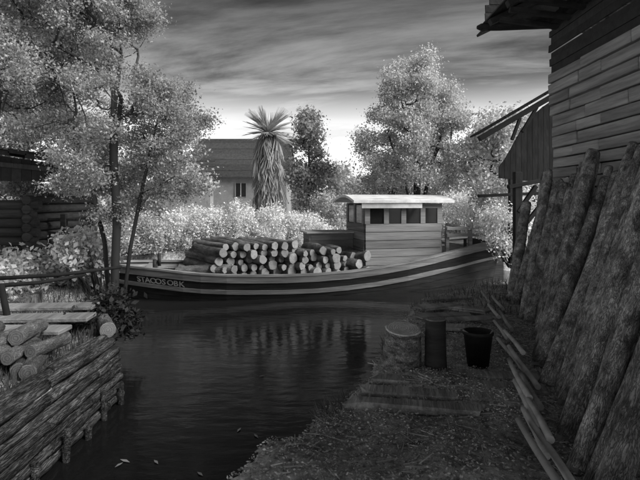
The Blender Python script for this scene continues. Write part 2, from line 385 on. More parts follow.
wat = mesh('water', [(-60, -20, 0), (70, -20, 0), (70, 40, 0), (-60, 40, 0)], [(0, 1, 2, 3)], wm); tag(wat, kind='structure')

# ------------------------------------------------------------------ barge
B0 = Vector((-5.45, 13.5, 0)); B1 = Vector((5.1, 16.0, 0)); BD = (B1-B0); BL = BD.length; bu = BD.normalized(); bv = Vector((-bu.y, bu.x, 0))   # bv points away from the camera
barge = empty('barge', (0, 0, 0)); barge.matrix_world = Matrix(((bu.x, bv.x, 0, B0.x), (bu.y, bv.y, 0, B0.y), (0, 0, 1, 0), (0, 0, 0, 1)))
BM = barge.matrix_world.copy(); BMi = BM.inverted()
tag(barge, 'long wooden cargo barge stacked with logs, white-roofed cabin near its stern', 'barge')
def sheer(t):
    xs = [0, .06, .2, .42, .58, .72, .86, 1]; ys = [.93, .84, .68, .58, .64, .84, 1.12, 1.38]; return float(np.interp(t, np.linspace(0, 1, 41), np.convolve(np.pad(np.interp(np.linspace(0, 1, 41), xs, ys), 3, 'edge'), np.ones(7)/7, 'valid')))
def half(t):
    return 1.45*(1-(1-min(1, t/.30))**2.3)*(1-.45*max(0, (t-.72)/.28)**1.8)+.03
def hull_pt(t, z, side, out=0.0):
    s = sheer(t); f = .74+.26*max(0, min(1, (z+.35)/(s+.35)))**.8
    rake = -.55*(1-min(1, t/.12))*max(0, (z+.2))/1.1
    return Vector((t*BL+rake+ (1.0 if t > .9 else 0)*(t-.9)*2.5*max(0, z)/1.3, side*(half(t)*f+out), z))
TS = [0, .012, .03, .055, .085, .12, .16, .2, .26, .32, .4, .48, .56, .64, .72, .79, .86, .92, .965, 1]
def strake(name, zlo, zhi, m, side, out, th=.045, t0=0, t1=1):
    V, Fq = [], []; ts = [t for t in TS if t0 <= t <= t1]
    for t in ts:
        a, b = zlo(t), zhi(t)
        for z, o_ in ((a, out), (b, out), (b, out-th), (a, out-th)): V.append(hull_pt(t, z, side, o_))
    for i in range(len(ts)-1):
        for k in range(4):
            k2 = (k+1) % 4; f = (i*4+k, i*4+k2, (i+1)*4+k2, (i+1)*4+k); Fq.append(f if side > 0 else f[::-1])
    e = len(ts)*4-4; Fq += [(0, 1, 2, 3), (e+3, e+2, e+1, e)]
    return mesh(name, V, Fq, m, barge)
for sd_ in (-1, 1):
    strake('sheer_strake', lambda t: sheer(t)-.175, lambda t: sheer(t), M['strake'], sd_, .035)
    strake('name_strake', lambda t: sheer(t)-.37-.06*(t > .8), lambda t: sheer(t)-.181, M['hull'], sd_, .0)
    strake('rubbing_strake', lambda t: sheer(t)-.47-.05*t, lambda t: sheer(t)-.376-.06*(t > .8), M['strake'], sd_, .04)
    zr = lambda t: sheer(t)-.476-.05*t
    for k in range(4):
        strake('lower_strake', lambda t, k=k: -.35+(zr(t)+.35)*k/4, lambda t, k=k: -.35+(zr(t)+.35)*(k+1)/4-.008, M['hull'], sd_, -.01-.006*(k % 2))
    # capping rail
    V, Fq = [], []
    for t in TS:
        for z, o_ in ((0.004, -.10), (.004, .06), (.05, .06), (.05, -.10)): V.append(hull_pt(t, sheer(t), sd_, o_)+Vector((0, 0, z)))
    for i in range(len(TS)-1):
        for k in range(4):
            k2 = (k+1) % 4; f = (i*4+k, i*4+k2, (i+1)*4+k2, (i+1)*4+k); Fq.append(f if sd_ > 0 else f[::-1])
    e = len(TS)*4-4; Fq += [(0, 1, 2, 3), (e+3, e+2, e+1, e)]
    mesh('capping_rail', V, Fq, M['strake'], barge)
# transom, stem, bottom, deck boards
ts_ = [hull_pt(1, z, s, -.02) for z, s in ((-.3, -1), (-.3, 1), (sheer(1)-.02, 1), (sheer(1)-.02, -1))]
mesh('transom', ts_+[v-Vector((.06, 0, 0)) for v in ts_], CUBE, M['hull'], barge)
beam('stem_post', hull_pt(0, -.35, 0)+Vector((-.0, 0, 0)), hull_pt(0, 1.12, 0)+Vector((-.08, 0, 0)), .16, .2, M['strake'], barge, up=(0, 1, 0), bev=.02)
nb = 13
for k in range(nb):
    ta, tb = .10+.84*k/nb, .10+.84*(k+1)/nb-.002; wd = min(half(ta), half(tb))*.86; z = .22+max(0, (ta-.62))*1.5
    box('deck_board', (ta*BL, -wd, z-.04), (tb*BL, wd, z), M['strake'], barge, jit=.004)
for t in (.075, .15, .93):
    box('cross_beam', (t*BL-.09, -half(t)*.9, sheer(t)-.12), (t*BL+.09, half(t)*.9, sheer(t)-.02), M['strake'], barge, bev=.01)
# lettering on the dark band at the bow
def glyphs(txt):
    out = []
    for ch in txt:
        cu = bpy.data.curves.new('g', 'FONT'); cu.body = ch; cu.size = 1; cu.extrude = .02; cu.resolution_u = 3; cu.offset = .012
        ob = bpy.data.objects.new('g', cu); C.objects.link(ob); bpy.context.view_layer.update()
        dg = bpy.context.evaluated_depsgraph_get(); me = bpy.data.meshes.new_from_object(ob.evaluated_get(dg))
        V = np.array([v.co[:] for v in me.vertices]); Fs = [tuple(p.vertices) for p in me.polygons]
        V[:, 0] -= (V[:, 0].min()+V[:, 0].max())/2; out.append((V, Fs))
        bpy.data.objects.remove(ob); bpy.data.curves.remove(cu); bpy.data.meshes.remove(me)
    return out
V, Fq = [], []
def t_at_px(px):
    best = min(np.linspace(0, .4, 801), key=lambda t: abs((lambda q: 320+F*q.x/q.y)(BM @ hull_pt(t, sheer(t)-.27, -1, .004))-px)); return float(best)
for (Vg, Fg), px in zip(glyphs('STAOOSOBK'), (138.5, 142.8, 147.3, 153, 158.3, 163.7, 170.2, 176, 182)):
    t = t_at_px(px); dt = .004; zc = sheer(t)-.352; p0 = hull_pt(t, zc, -1, .006); tx = (hull_pt(t+dt, sheer(t+dt)-.352, -1, .006)-hull_pt(t-dt, sheer(t-dt)-.352, -1, .006)).normalized(); tz = (hull_pt(t, zc+.1, -1, .006)-p0).normalized(); tn = tx.cross(tz)
    b_ = len(V)
    for v in Vg: V.append(p0+tx*v[0]*.235+tz*v[1]*.205+tn*v[2]*.2)
    Fq += [tuple(b_+i for i in f) for f in Fg]
mesh('name_lettering', V, Fq, M['letter'], barge)['label'] = 'pale painted name letters on the dark bow band'
# cabin (a part of the barge, its own pieces below it)
cab = bpy.data.objects.new('cabin', None); link(cab, barge)
cx0, cx1, cy = 6.72, 9.05, .88; zb, z1, z2, zt = .50, 1.93, 2.36, 2.50
def cbox(n, lo, hi, m, **k): return box(n, lo, hi, m, cab, **k)
for yy in (-cy, cy):
    for k in range(6):
        a = zb+(z1-zb)*k/6; b_ = zb+(z1-zb)*(k+1)/6-.014
        cbox('wall_board', (cx0, yy-.025, a), (cx1, yy+.025, b_), M['cabin'], jit=.004)
    for xx in (cx0+.05, cx0+.62, cx0+1.15, cx0+1.75, cx1-.05):
        cbox('window_post', (xx-.075, yy-.035, z1-.012), (xx+.075, yy+.035, z2), M['cabin'])
    for xa, xb in ((cx0+.13, cx0+.54), (cx0+.70, cx0+1.07), (cx0+1.23, cx0+1.67), (cx0+1.83, cx1-.13)):
        cbox('window_pane', (xa, yy-.006, z1), (xb, yy+.006, z2), M['glassd'])
    cbox('window_head', (cx0, yy-.04, z2+.003), (cx1, yy+.04, zt), M['cabin'])
for xx in (cx0-.03, cx1+.03):
    for k in range(6):
        a = zb+(z1-zb)*k/6; b_ = zb+(z1-zb)*(k+1)/6-.014
        cbox('wall_board', (xx-.025, -cy+.03, a), (xx+.025, cy-.03, b_), M['cabin'], jit=.004)
    for yy in (-cy+.1, 0, cy-.1): cbox('window_post', (xx-.03, yy-.07, z1-.01), (xx+.03, yy+.07, zt), M['cabin'])
    for yy in (-.42, .42): cbox('window_pane', (xx-.006, yy-.31, z1), (xx+.006, yy+.31, zt-.05), M['glassd'])
V, Fq = [], []; nr = 10; ra, rb = cx0-.42, cx1+.32
for i in range(nr+1):
    y = -1.12+2.24*i/nr; z = zt+.02+.17*math.cos(math.pi*.5*(y/1.12))
    for x in (ra, rb):
        V += [(x, y, z+.0), (x, y, z+.07)]
for i in range(nr):
    a = i*4; Fq += [(a+1, a+3, a+7, a+5), (a, a+4, a+6, a+2), (a, a+1, a+5, a+4), (a+2, a+6, a+7, a+3)]
Fq += [(0, 2, 3, 1), (nr*4, nr*4+1, nr*4+3, nr*4+2)]
mesh('roof', V, Fq, M['white'], cab)['label'] = 'white painted gently arched cabin roof'
cbox('fascia', (ra+.25, -1.075, zt-.13), (rb-1.0, -1.045, zt+.015), M['white'])
hat = bpy.data.objects.new('hatch_house', None); link(hat, barge)
for k in range(3):
    box('hatch_board', (5.35, .12, 1.0+.2*k), (6.66, .17, 1.19+.2*k), M['cabin'], hat, jit=.004)
    box('hatch_board', (5.35, .95, 1.0+.2*k), (6.66, 1.0, 1.19+.2*k), M['cabin'], hat, jit=.004)
    box('hatch_board', (5.3, .12, 1.0+.2*k), (5.345, 1.0, 1.19+.2*k), M['cabin'], hat, jit=.004)
box('hatch_top', (5.2, .0, 1.603), (6.66, 1.1, 1.65), M['white'], hat, bev=.01)
# stern gear
beam('tiller', (BL+.35, 0, 1.55), (BL-1.25, -.15, 1.85), .09, .08, M['strake'], barge, bev=.02)
mesh('rudder', [(BL+.32, -.03, -.3), (BL+.85, -.03, -.3), (BL+.85, -.03, 1.1), (BL+.45, -.03, 1.6), (BL+.32, .03, -.3), (BL+.85, .03, -.3), (BL+.85, .03, 1.1), (BL+.45, .03, 1.6)], CUBE, M['hull'], barge)
for z in (1.52, 1.72):
    box('stern_rail', (9.2, -1.0, z), (BL+.1, -.93, z+.09), M['strake'], barge, jit=.006)
for x in (9.25, 10.0, BL+.02): box('rail_post', (x-.05, -.926, 1.0), (x+.05, -.83, 1.83), M['strake'], barge, jit=.004)

for t in (.10, .90):
    for sd_ in (-1, 1): q_ = hull_pt(t, sheer(t), sd_, -.16); tube('mooring_bitt', [q_-Vector((0, 0, .1)), q_+Vector((0, 0, .26))], [.05, .045], M['hull'], barge, sides=10)
# logs stacked on the barge, sawn ends towards the camera; each is a thing of its own
RB = (.13, .165, .19, .225, .17, .145, .205, .155, .18)
protos = [make_log('sawn_log', 1.9, r*.64, r*random.uniform(.85, 1.0), M['bark2'], M['end'], 100+i, rough=.10, bend=.03) for i, r in enumerate(RB)]
ax = Vector((-.60, .80, 0)).normalized()           # away from the camera, turned towards the bow
lat = Vector((ax.y, -ax.x, 0))                     # along the row of ends, bow -> stern
used = set()
row_n = [17, 17, 16, 15, 13, 8]; row_name = ['bottom', 'second lowest', 'third lowest', 'third highest', 'second highest', 'top']
z = .40
for ri, n in enumerate(row_n):
    s = 2.15+.11*ri
    for k in range(n):
        pi = random.randrange(len(protos)); pr = protos[pi]; r = RB[pi]
        s += r*.64*1.07/.83
        loc_b = Vector((s, -.88+random.uniform(-.16, .14), 0)); wp = BM @ loc_b; wp.z = z+random.uniform(-.03, .03)+(r-.17)*.5
        s += r*.64*1.07/.83
        o = pr if pi not in used else copy_tree(pr); used.add(pi)
        d = (ax+Vector((random.uniform(-.05, .05), random.uniform(-.05, .05), random.uniform(-.03, .03)))).normalized()
        orient(o, wp, wp+d, random.uniform(0, 6.28)); o.scale = (1, 1, .46 if s > 4.9 else random.uniform(.92, 1.05))
        tag(o, f'sawn log {ORD[k]} from the bow in the {row_name[ri]} row of the barge stack', 'log', 'logs stacked on the barge')
    z += .19
for pi in set(range(len(protos)))-used: bpy.data.objects.remove(protos[pi])
for k, (sx_, zz_, ln) in enumerate(((1.95, .46, 1.7), (2.3, .74, 1.5))):     # two lying lengthwise at the bow end
    o = make_log('sawn_log', ln, .15, .14, M['bark2'], M['end'], 300+k); a = BM @ Vector((sx_+.7, -.98+.1*k, zz_)); b = BM @ Vector((sx_-.7, -.55, zz_-.05)); orient(o, a, b)
    tag(o, ('low' if k == 0 else 'upper')+' barked log lying slantwise at the bow end of the barge stack', 'log', 'logs stacked on the barge')

# two rails from the big tree to the left edge
for k, (p, q) in enumerate(((at(122, 267, 9.25), at(-12, 279, 8.4)), (at(84, 275, 9.0), at(-12, 286.5, 8.2)))):
    o = tube('fence_rail', [p, (p+q)/2+Vector((0, 0, -.04)), q], [.03, .034, .038], M['dark'], sides=9)
    tag(o, ('upper' if k == 0 else 'lower')+' dark rail reaching from the big tree to the left edge across the bright bush', 'rail', 'rails by the big tree')

# ------------------------------------------------------------------ house on the right: coursed timber wall under a deep eave
XW = 4.7
house = empty('timber_house', (XW, 8, ZR)); hb = Vector((XW, 8, ZR))
tag(house, 'tall weathered house of squared timbers under a deep dark eave at right', 'house')
def hbox(n, lo, hi, m, **k):
    o = box(n, Vector(lo)-hb, Vector(hi)-hb, m, house, **k); return o
zc = .55; ci = 0
while zc < 5.0:
    h_ = random.choice((.20, .22, .235, .25)); yend = 10.08+.32*max(0, (zc-3.3))/2.3+random.uniform(-.03, .03)
    joints = [-3.0, .6, 3.0]+([8.38+random.uniform(-.05, .05)] if ci % 2 else [7.5+random.uniform(-.5, .3), 9.15+random.uniform(-.3, .3)])+[yend]
    joints += [5.6+random.uniform(-.5, .5), 6.7+random.uniform(-.3, .3)]+([9.3+random.uniform(-.2, .2)] if ci % 2 else []); joints.sort()
    gap = .022 if zc < 4.2 else .034
    win = 2.93 < zc+h_/2 < 3.35
    for a, b in zip(joints[:-1], joints[1:]):
        hbox('squared_timber', (XW+random.uniform(-.018, .018), a+.008, zc), (XW+.19, b-.008, zc+h_-gap), M['wall'], jit=.007, bev=.012)
    zc += h_; ci += 1
hbox('inner_lining', (XW+.21, -3.0, .55), (XW+.25, 9.9, 4.3), M['dark'])
# small dark window
wy0, wy1, wz0, wz1 = 8.64, 8.98, 2.88, 3.13
wn_ = bpy.data.objects.new('window', None); link(wn_, house)
def wbox(n, lo, hi, m): return box(n, Vector(lo)-hb, Vector(hi)-hb, m, wn_)
wbox('pane', (XW-.035, wy0, wz0), (XW-.028, wy1, wz1), M['glassd'])
for lo, hi in (((XW-.06, wy0-.05, wz0-.05), (XW-.022, wy0, wz1+.05)), ((XW-.06, wy1, wz0-.05), (XW-.022, wy1+.05, wz1+.05)), ((XW-.06, wy0, wz1), (XW-.022, wy1, wz1+.05)), ((XW-.06, wy0, wz0-.05), (XW-.022, wy1, wz0))): wbox('frame', lo, hi, M['dark'])
# roof: boards with light showing between them, rafters, a round-ended projecting beam
def rz_(x): return 6.28+.48*(x-3.4)
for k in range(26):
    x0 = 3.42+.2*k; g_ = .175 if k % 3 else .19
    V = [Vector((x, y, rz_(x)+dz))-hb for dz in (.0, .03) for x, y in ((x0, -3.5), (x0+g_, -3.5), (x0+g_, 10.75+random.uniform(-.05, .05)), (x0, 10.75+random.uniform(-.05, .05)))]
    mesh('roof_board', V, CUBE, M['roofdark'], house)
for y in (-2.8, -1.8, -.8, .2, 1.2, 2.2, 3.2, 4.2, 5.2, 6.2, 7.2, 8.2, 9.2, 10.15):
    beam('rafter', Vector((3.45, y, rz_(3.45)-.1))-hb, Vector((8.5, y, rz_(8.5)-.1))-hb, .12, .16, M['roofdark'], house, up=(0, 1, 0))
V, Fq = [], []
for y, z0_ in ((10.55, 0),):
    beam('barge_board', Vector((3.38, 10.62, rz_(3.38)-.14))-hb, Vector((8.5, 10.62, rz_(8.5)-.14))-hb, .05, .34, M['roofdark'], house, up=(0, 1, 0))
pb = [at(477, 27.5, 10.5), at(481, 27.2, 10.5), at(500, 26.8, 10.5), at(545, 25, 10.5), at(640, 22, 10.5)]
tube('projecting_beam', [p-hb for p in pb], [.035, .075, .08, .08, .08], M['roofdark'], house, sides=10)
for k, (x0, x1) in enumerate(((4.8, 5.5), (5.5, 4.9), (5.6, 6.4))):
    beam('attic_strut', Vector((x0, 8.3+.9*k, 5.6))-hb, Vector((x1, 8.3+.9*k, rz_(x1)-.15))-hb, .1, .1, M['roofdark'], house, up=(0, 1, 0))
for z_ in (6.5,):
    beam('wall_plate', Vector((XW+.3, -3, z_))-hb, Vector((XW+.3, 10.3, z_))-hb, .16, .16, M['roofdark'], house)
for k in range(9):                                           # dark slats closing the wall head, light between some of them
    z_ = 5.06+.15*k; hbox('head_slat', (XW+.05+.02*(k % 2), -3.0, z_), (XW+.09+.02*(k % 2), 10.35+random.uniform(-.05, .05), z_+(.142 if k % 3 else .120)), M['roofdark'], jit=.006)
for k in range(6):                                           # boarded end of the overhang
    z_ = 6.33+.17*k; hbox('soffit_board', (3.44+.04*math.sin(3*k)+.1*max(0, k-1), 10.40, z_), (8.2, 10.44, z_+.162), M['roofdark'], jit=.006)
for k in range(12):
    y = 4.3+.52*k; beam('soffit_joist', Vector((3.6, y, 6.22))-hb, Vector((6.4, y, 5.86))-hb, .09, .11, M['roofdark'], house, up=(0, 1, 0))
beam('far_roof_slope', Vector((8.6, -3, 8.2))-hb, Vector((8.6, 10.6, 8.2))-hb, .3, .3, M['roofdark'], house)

# open timber shed beyond the house corner
shed = empty('open_shed', (4.6, 11.8, ZR)); sb_ = Vector((4.6, 11.8, ZR)); SD = 11.6
tag(shed, 'dark boarded open shed with a raking roof between house wall and pale tree', 'shed')
def sbeam(n, a, b, wd, th, m, up=(0, 1, 0)): return beam(n, a-sb_, b-sb_, wd, th, m, shed, up=up)
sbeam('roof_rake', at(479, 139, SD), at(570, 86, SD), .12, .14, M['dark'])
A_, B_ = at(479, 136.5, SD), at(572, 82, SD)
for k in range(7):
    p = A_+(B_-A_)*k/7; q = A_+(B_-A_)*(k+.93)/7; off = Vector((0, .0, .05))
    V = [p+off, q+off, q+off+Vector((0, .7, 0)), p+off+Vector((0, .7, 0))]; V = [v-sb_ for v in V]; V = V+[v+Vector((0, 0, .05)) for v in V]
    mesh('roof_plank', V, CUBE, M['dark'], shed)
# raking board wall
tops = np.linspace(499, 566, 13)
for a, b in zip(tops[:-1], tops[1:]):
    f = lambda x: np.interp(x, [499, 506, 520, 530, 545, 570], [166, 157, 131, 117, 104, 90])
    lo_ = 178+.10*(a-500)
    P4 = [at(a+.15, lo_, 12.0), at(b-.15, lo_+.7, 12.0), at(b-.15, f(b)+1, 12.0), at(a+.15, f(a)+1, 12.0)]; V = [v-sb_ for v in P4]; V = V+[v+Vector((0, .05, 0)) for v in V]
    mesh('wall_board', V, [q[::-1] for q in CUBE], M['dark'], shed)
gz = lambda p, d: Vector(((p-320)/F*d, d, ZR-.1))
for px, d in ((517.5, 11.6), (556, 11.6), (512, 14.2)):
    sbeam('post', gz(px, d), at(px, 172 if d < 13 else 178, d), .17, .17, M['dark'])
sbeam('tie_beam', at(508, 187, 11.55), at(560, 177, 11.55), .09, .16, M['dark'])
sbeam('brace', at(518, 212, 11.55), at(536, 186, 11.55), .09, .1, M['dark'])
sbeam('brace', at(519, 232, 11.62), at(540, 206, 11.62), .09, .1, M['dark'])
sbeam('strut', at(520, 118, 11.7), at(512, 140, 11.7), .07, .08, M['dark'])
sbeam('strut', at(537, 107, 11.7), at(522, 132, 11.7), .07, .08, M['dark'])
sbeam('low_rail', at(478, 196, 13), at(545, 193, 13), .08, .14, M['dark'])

# trunks leaning against the house wall
rr_ = (.088, .10, .08, .112, .094)
tp = [make_log('leaning_trunk', 1.0, r, r*.86, M['bark'], M['enddark'], 400+i, rough=.10, bend=.008, segs=26, sides=14) for i, r in enumerate(rr_)]
tused = set()
nF = 27
def lean(i, layer, by, bx, ty, tx, tz, label):
    pi = random.randrange(5); o = tp[pi] if pi not in tused else copy_tree(tp[pi]); tused.add(pi)
    a = Vector((bx, by, ZR-.04)); b = Vector((tx, ty, tz)); orient(o, a, b, random.uniform(0, 6.28)); sl = random.uniform(.82, 1.12); o.scale = (sl, sl, (b-a).length)
    tag(o, label, 'log', 'trunks leaning against the house wall')
for i in range(nF):
    f = i/(nF-1); by = 8.6+(2.75-8.6)*f**.9+random.uniform(-.05, .05); bx = float(np.interp(by, [2.7, 3.5, 5, 7, 9.5], [1.62, 1.80, 2.35, 3.05, 3.55]))+random.uniform(-.14, .12)
    ty = by+.75+1.0*f+random.uniform(-.2, .2); tz = 2.78+.40*min(1, f*1.6)+random.uniform(-.3, .25)
    lean(i, 0, by, bx, ty, min(4.45, bx+.66+1.35*f**1.2+random.uniform(-.12, .2)), tz, f'rough barked trunk leaning on the house wall, front layer, {ORD[i] if i < 20 else ("seventh last", "sixth last", "fifth last", "fourth last", "third last", "second last", "last")[i-20]} from far end')
for i in range(10):
    f = i/9; by = 8.4+(3.4-8.4)*f+random.uniform(-.1, .1); bx = float(np.interp(by, [2.7, 3.5, 5, 7, 9.5], [1.62, 1.80, 2.35, 3.05, 3.55]))+.42+random.uniform(-.08, .08)
    lean(i, 1, by, bx, by+1.1+random.uniform(-.3, .3), min(4.55, bx+.8+1.4*f+random.uniform(-.1, .2)), 2.95+.45*min(1, f*1.6)+random.uniform(-.15, .25), f'dark barked trunk in the back layer against the house wall, {ORD[i]} from the far end')
for pi in set(range(5))-tused:
    for c in list(tp[pi].children): bpy.data.objects.remove(c)
    bpy.data.objects.remove(tp[pi])

# short peeled poles lying staggered at the foot of the leaning trunks
pp = None; npole = 15
for k in range(npole):
    f = k/(npole-1); py = 296+(458-296)*f**1.25; px = 488+(545-488)*f+(5 if k % 2 else -3)
    c = gnd(px, py, .96+.03*(k % 3)); d = Vector((.16+random.uniform(-.06, .06), 1, random.uniform(-.02, .03))).normalized(); ln = random.uniform(.75, 1.15)
    pts = [c+d*ln*(t-.5)+Vector((.004*math.sin(6*t+k), 0, .003*math.sin(5*t))) for t in np.linspace(0, 1, 6)]
    o = tube('peeled_pole', pts, list(np.linspace(.027, .021, 6)), M['pale'], sides=9)
    tag(o, f'pale peeled pole lying beside the leaning trunks, {ORD[k]} from the far end', 'pole', 'peeled poles on the right bank')

# ------------------------------------------------------------------ right bank: stump, post, bucket, boards
s_ = gnd(401, 371, ZR-.03); st = make_log('tree_stump', .47, .20, .175, M['bark'], M['endpale'], 501, segs=5, rough=.06); orient(st, s_-Vector((0, 0, .02)), s_+Vector((.02, -.17, 1)))
tag(st, 'broad stump with a pale sawn top at the water edge', 'stump')
s_ = gnd(436, 374, ZR-.03); st = make_log('mooring_post', .56, .115, .10, M['hutlog'], M['enddark'], 502, segs=5, rough=.05); orient(st, s_-Vector((0, 0, .02)), s_+Vector((-.01, .02, 1)))
tag(st, 'dark upright post standing just right of the pale-topped stump', 'post')
bk = gnd(478, 366, ZR); bucket = empty('bucket', bk)
V, Fq = [], []; prof = [(.0, .012), (.105, .012), (.105, 0), (.145, .33), (.155, .33), (.155, .36), (.14, .36), (.10, .03), (0, .03)]
ns = 20
for r, z_ in prof:
    for k in range(ns): V.append((r*math.cos(2*math.pi*k/ns), r*math.sin(2*math.pi*k/ns), z_))
for i in range(len(prof)-1):
    for k in range(ns): Fq.append((i*ns+k, i*ns+(k+1) % ns, (i+1)*ns+(k+1) % ns, (i+1)*ns+k))
mesh('pail', V, Fq, M['iron'], bucket, smooth=True)
tube('handle', [(-.155+.31*t, -.13*math.sin(math.pi*t), .35-.06*math.sin(math.pi*t)+.02) for t in np.linspace(0, 1, 13)], .009, M['rope'], bucket, sides=6)
tag(bucket, 'black pail with a pale drooping handle beside the dark post', 'bucket')
for k, (xa, ya, xb, yb, wd) in enumerate(((396, 371, 545, 379, .17), (380, 380, 540, 390, .18), (366, 391, 520, 402, .17), (352, 403, 480, 412, .15))):
    a, b = gnd(xa, ya, ZR+.012), gnd(xb, yb, ZR+.012)
    o = beam('step_board', a, b, wd, .06, M['step'], None, bev=.012)
    # sawn boards are never quite straight
    for v in o.data.vertices: v.co += Vector((random.uniform(-.008, .008), random.uniform(-.012, .012), random.uniform(-.1, .1)))
    tag(o, f'weathered board let into the right bank path, {ORD[k]} below the stump', 'board', 'step boards in the path')

for k, (xa, ya, xb, yb, wd) in enumerate(((424, 300, 470, 297, .2), (418, 308, 466, 304, .22), (440, 306, 486, 311, .18), (420, 316, 470, 315, .24), (446, 320, 490, 317, .16), (428, 326, 462, 327, .2))):
    a, b = gnd(xa, ya, ZR+.04+.02*(k % 2)), gnd(xb, yb, ZR+.05+.02*(k % 3)); o = beam('offcut_board', a, b, wd, .045, M['board'], None, bev=.01)
    for v in o.data.vertices: v.co += Vector((random.uniform(-.025, .025), random.uniform(-.006, .006), random.uniform(-.06, .06)))
    tag(o, f'pale sawn offcut lying on the bank beyond the stump, {ORD[k]} from the barge', 'board', 'offcuts on the right bank')
# ------------------------------------------------------------------ left bank: revetment, firewood heap, planks, stake
rev = empty('log_revetment', (-2.2, 4.5, 0)); rb_ = Vector((-2.2, 4.5, 0)); tag(rev, 'low revetment of long split logs edging the left bank above the water', 'revetment')
lay = [(-2.86, .78, .06), (-2.76, .73, .058), (-2.70, .62, .06), (-2.68, .51, .055), (-2.66, .40, .06), (-2.65, .285, .055), (-2.64, .175, .06), (-2.63, .06, .055), (-2.97, .745, .055)]
for k, (x, z_, r) in enumerate(lay):
    y = 1.7
    while y < 6.5:
        ln = random.uniform(1.3, 2.4); e = min(6.6, y+ln)
        pts = [Vector((x+random.uniform(-.01, .01), y+(e-y)*t, z_+random.uniform(-.006, .006)+.008*math.sin(5*t+k)))-rb_ for t in np.linspace(0, 1, 8)]
        o = tube('split_log', pts, [r*random.uniform(.88, 1.1) for _ in range(8)], M['revet'], rev, sides=9); y = e+.015
for k in range(9):
    y = 2.6+.47*k; tube('stake', [Vector((-2.54, y, -.4))-rb_, Vector((-2.54+random.uniform(-.03, .03), y+random.uniform(-.04, .04), .22+random.uniform(-.08, .12)))-rb_], [.04, .034], M['revet'], rev, sides=8)
fp = [make_log('firewood_log', ln, r, r*.95, M['bark2'], M['enddark'], 600+i, segs=4) for i, (ln, r) in enumerate(((.6, .075), (.7, .09), (.55, .062), (.7, .1)))]
fused = set(); k = 0
spots = []
for row, (x0, n, z_) in enumerate(((-4.35, 8, .79), (-4.25, 7, .94), (-4.1, 5, 1.08))):
    for j in range(n): spots.append((row, j, x0+.19*j+random.uniform(-.03, .03), 5.25+random.uniform(-.12, .12)+.06*row, z_+random.uniform(-.02, .02)))
for row, j, x, y, z_ in spots:
    pi = random.randrange(4); o = fp[pi] if pi not in fused else copy_tree(fp[pi]); fused.add(pi)
    d = Vector((random.uniform(-.6, .35), 1, random.uniform(-.12, .12))); orient(o, Vector((x, y, z_)), Vector((x, y, z_))+d, random.uniform(0, 6))
    tag(o, f'short round firewood log in the {("bottom", "middle", "top")[row]} row of the left heap, {ORD[j]} from the left', 'log', 'firewood heap on the left bank')
for pi in set(range(4))-fused:
    for c in list(fp[pi].children): bpy.data.objects.remove(c)
    bpy.data.objects.remove(fp[pi])
for k, (xa, ya, xb, yb, z_, wd, nm) in enumerate(((-25, 308, 96, 306, 1.02, .34, 'farthest'), (-25, 319, 92, 317, .98, .36, 'middle'), (-25, 330, 66, 330, .94, .34, 'nearest'))):
    a, b = gnd(xa, ya, z_), gnd(xb, yb, z_); o = beam('weathered_plank', a, b, wd, .06, M['board'], None, bev=.012)
    tag(o, f'broad pale weathered plank lying on the left bank, {nm} of three', 'plank', 'planks on the left bank')
for k, y in enumerate((-4.9, -3.6)):      # bearers under the planks
    o = beam('plank_bearer', (y, 7.0, .83), (y-.1, 8.9, .87), .14, .2, M['revet'], None, bev=.02)
    tag(o, ('left' if k == 0 else 'right')+' timber bearer under the pale weathered planks', 'beam', 'plank bearers')
o = tube('stake', [gnd(14, 340, .66)-Vector((0, 0, .15)), at(1, 284, 6.9)], [.05, .042], M['dark'], sides=9); tag(o, 'thin dark stake leaning in front of the pale planks', 'stake')
o = make_log('cut_log', .55, .11, .105, M['bark2'], M['end'], 700, segs=4); a = gnd(108, 330, .82); orient(o, a, a+Vector((-.55, .9, .05))); tag(o, 'single cut log with a pale end on the left bank by the dark shrub', 'log')

# ------------------------------------------------------------------ buildings
hut = empty('log_hut', (-7.2, 11.5, ZL)); hq = Vector((-7.2, 11.5, ZL)); tag(hut, 'dark log hut with a low wide eave at the left edge', 'hut')
HD = 10.8
xr = at(33, 200, HD).x
for k in range(10):
    z_ = ZL-.1+.2*k; tube('wall_log', [Vector((xr-4.5, HD+.1, z_+.1))-hq, Vector((xr+random.uniform(-.02, .10), HD+.1, z_+.1))-hq], .105, M['hutlog'], hut, sides=10)
    tube('wall_log', [Vector((xr-.12, HD-.05, z_+.2))-hq, Vector((xr-.12, HD+3.2, z_+.2))-hq], .1, M['hutlog'], hut, sides=8)
a1, a2 = at(78, 165.5, HD-.6), at(-60, 146, HD-.6)
for k in range(8):
    p = a1+(a2-a1)*k/8; q = a1+(a2-a1)*(k+1.08)/8; V = [p, q, q+Vector((0, 4.2, 0)), p+Vector((0, 4.2, 0))]; V = [v-hq+Vector((0, 0, .012*(8-k)*(k % 2))) for v in V]; V = V+[v+Vector((0, 0, .09)) for v in V]
    mesh('roof_board', V, [q_[::-1] for q_ in CUBE], M['roofdark'], hut)
for k in range(12):
    xa, xb = -60+10.2*k, -60+10.2*(k+1)-.3; f = lambda x: np.interp(x, [-60, 78], [147, 167]); lo_ = lambda x: np.interp(x, [-60, 40, 70], [181, 181, 168])
    P4 = [at(xa, lo_(xa), HD-.3), at(xb, lo_(xb), HD-.3), at(xb, f(xb), HD-.3), at(xa, f(xa), HD-.3)]; V = [v-hq for v in P4]; V = V+[v+Vector((0, .04, 0)) for v in V]
    mesh('gable_board', V, [q_[::-1] for q_ in CUBE], M['roofdark'], hut)
beam('eave_beam', at(66, 171, HD-.4)-hq, at(-60, 158, HD-.4)-hq, .1, .14, M['hutlog'], hut, up=(0, 1, 0))
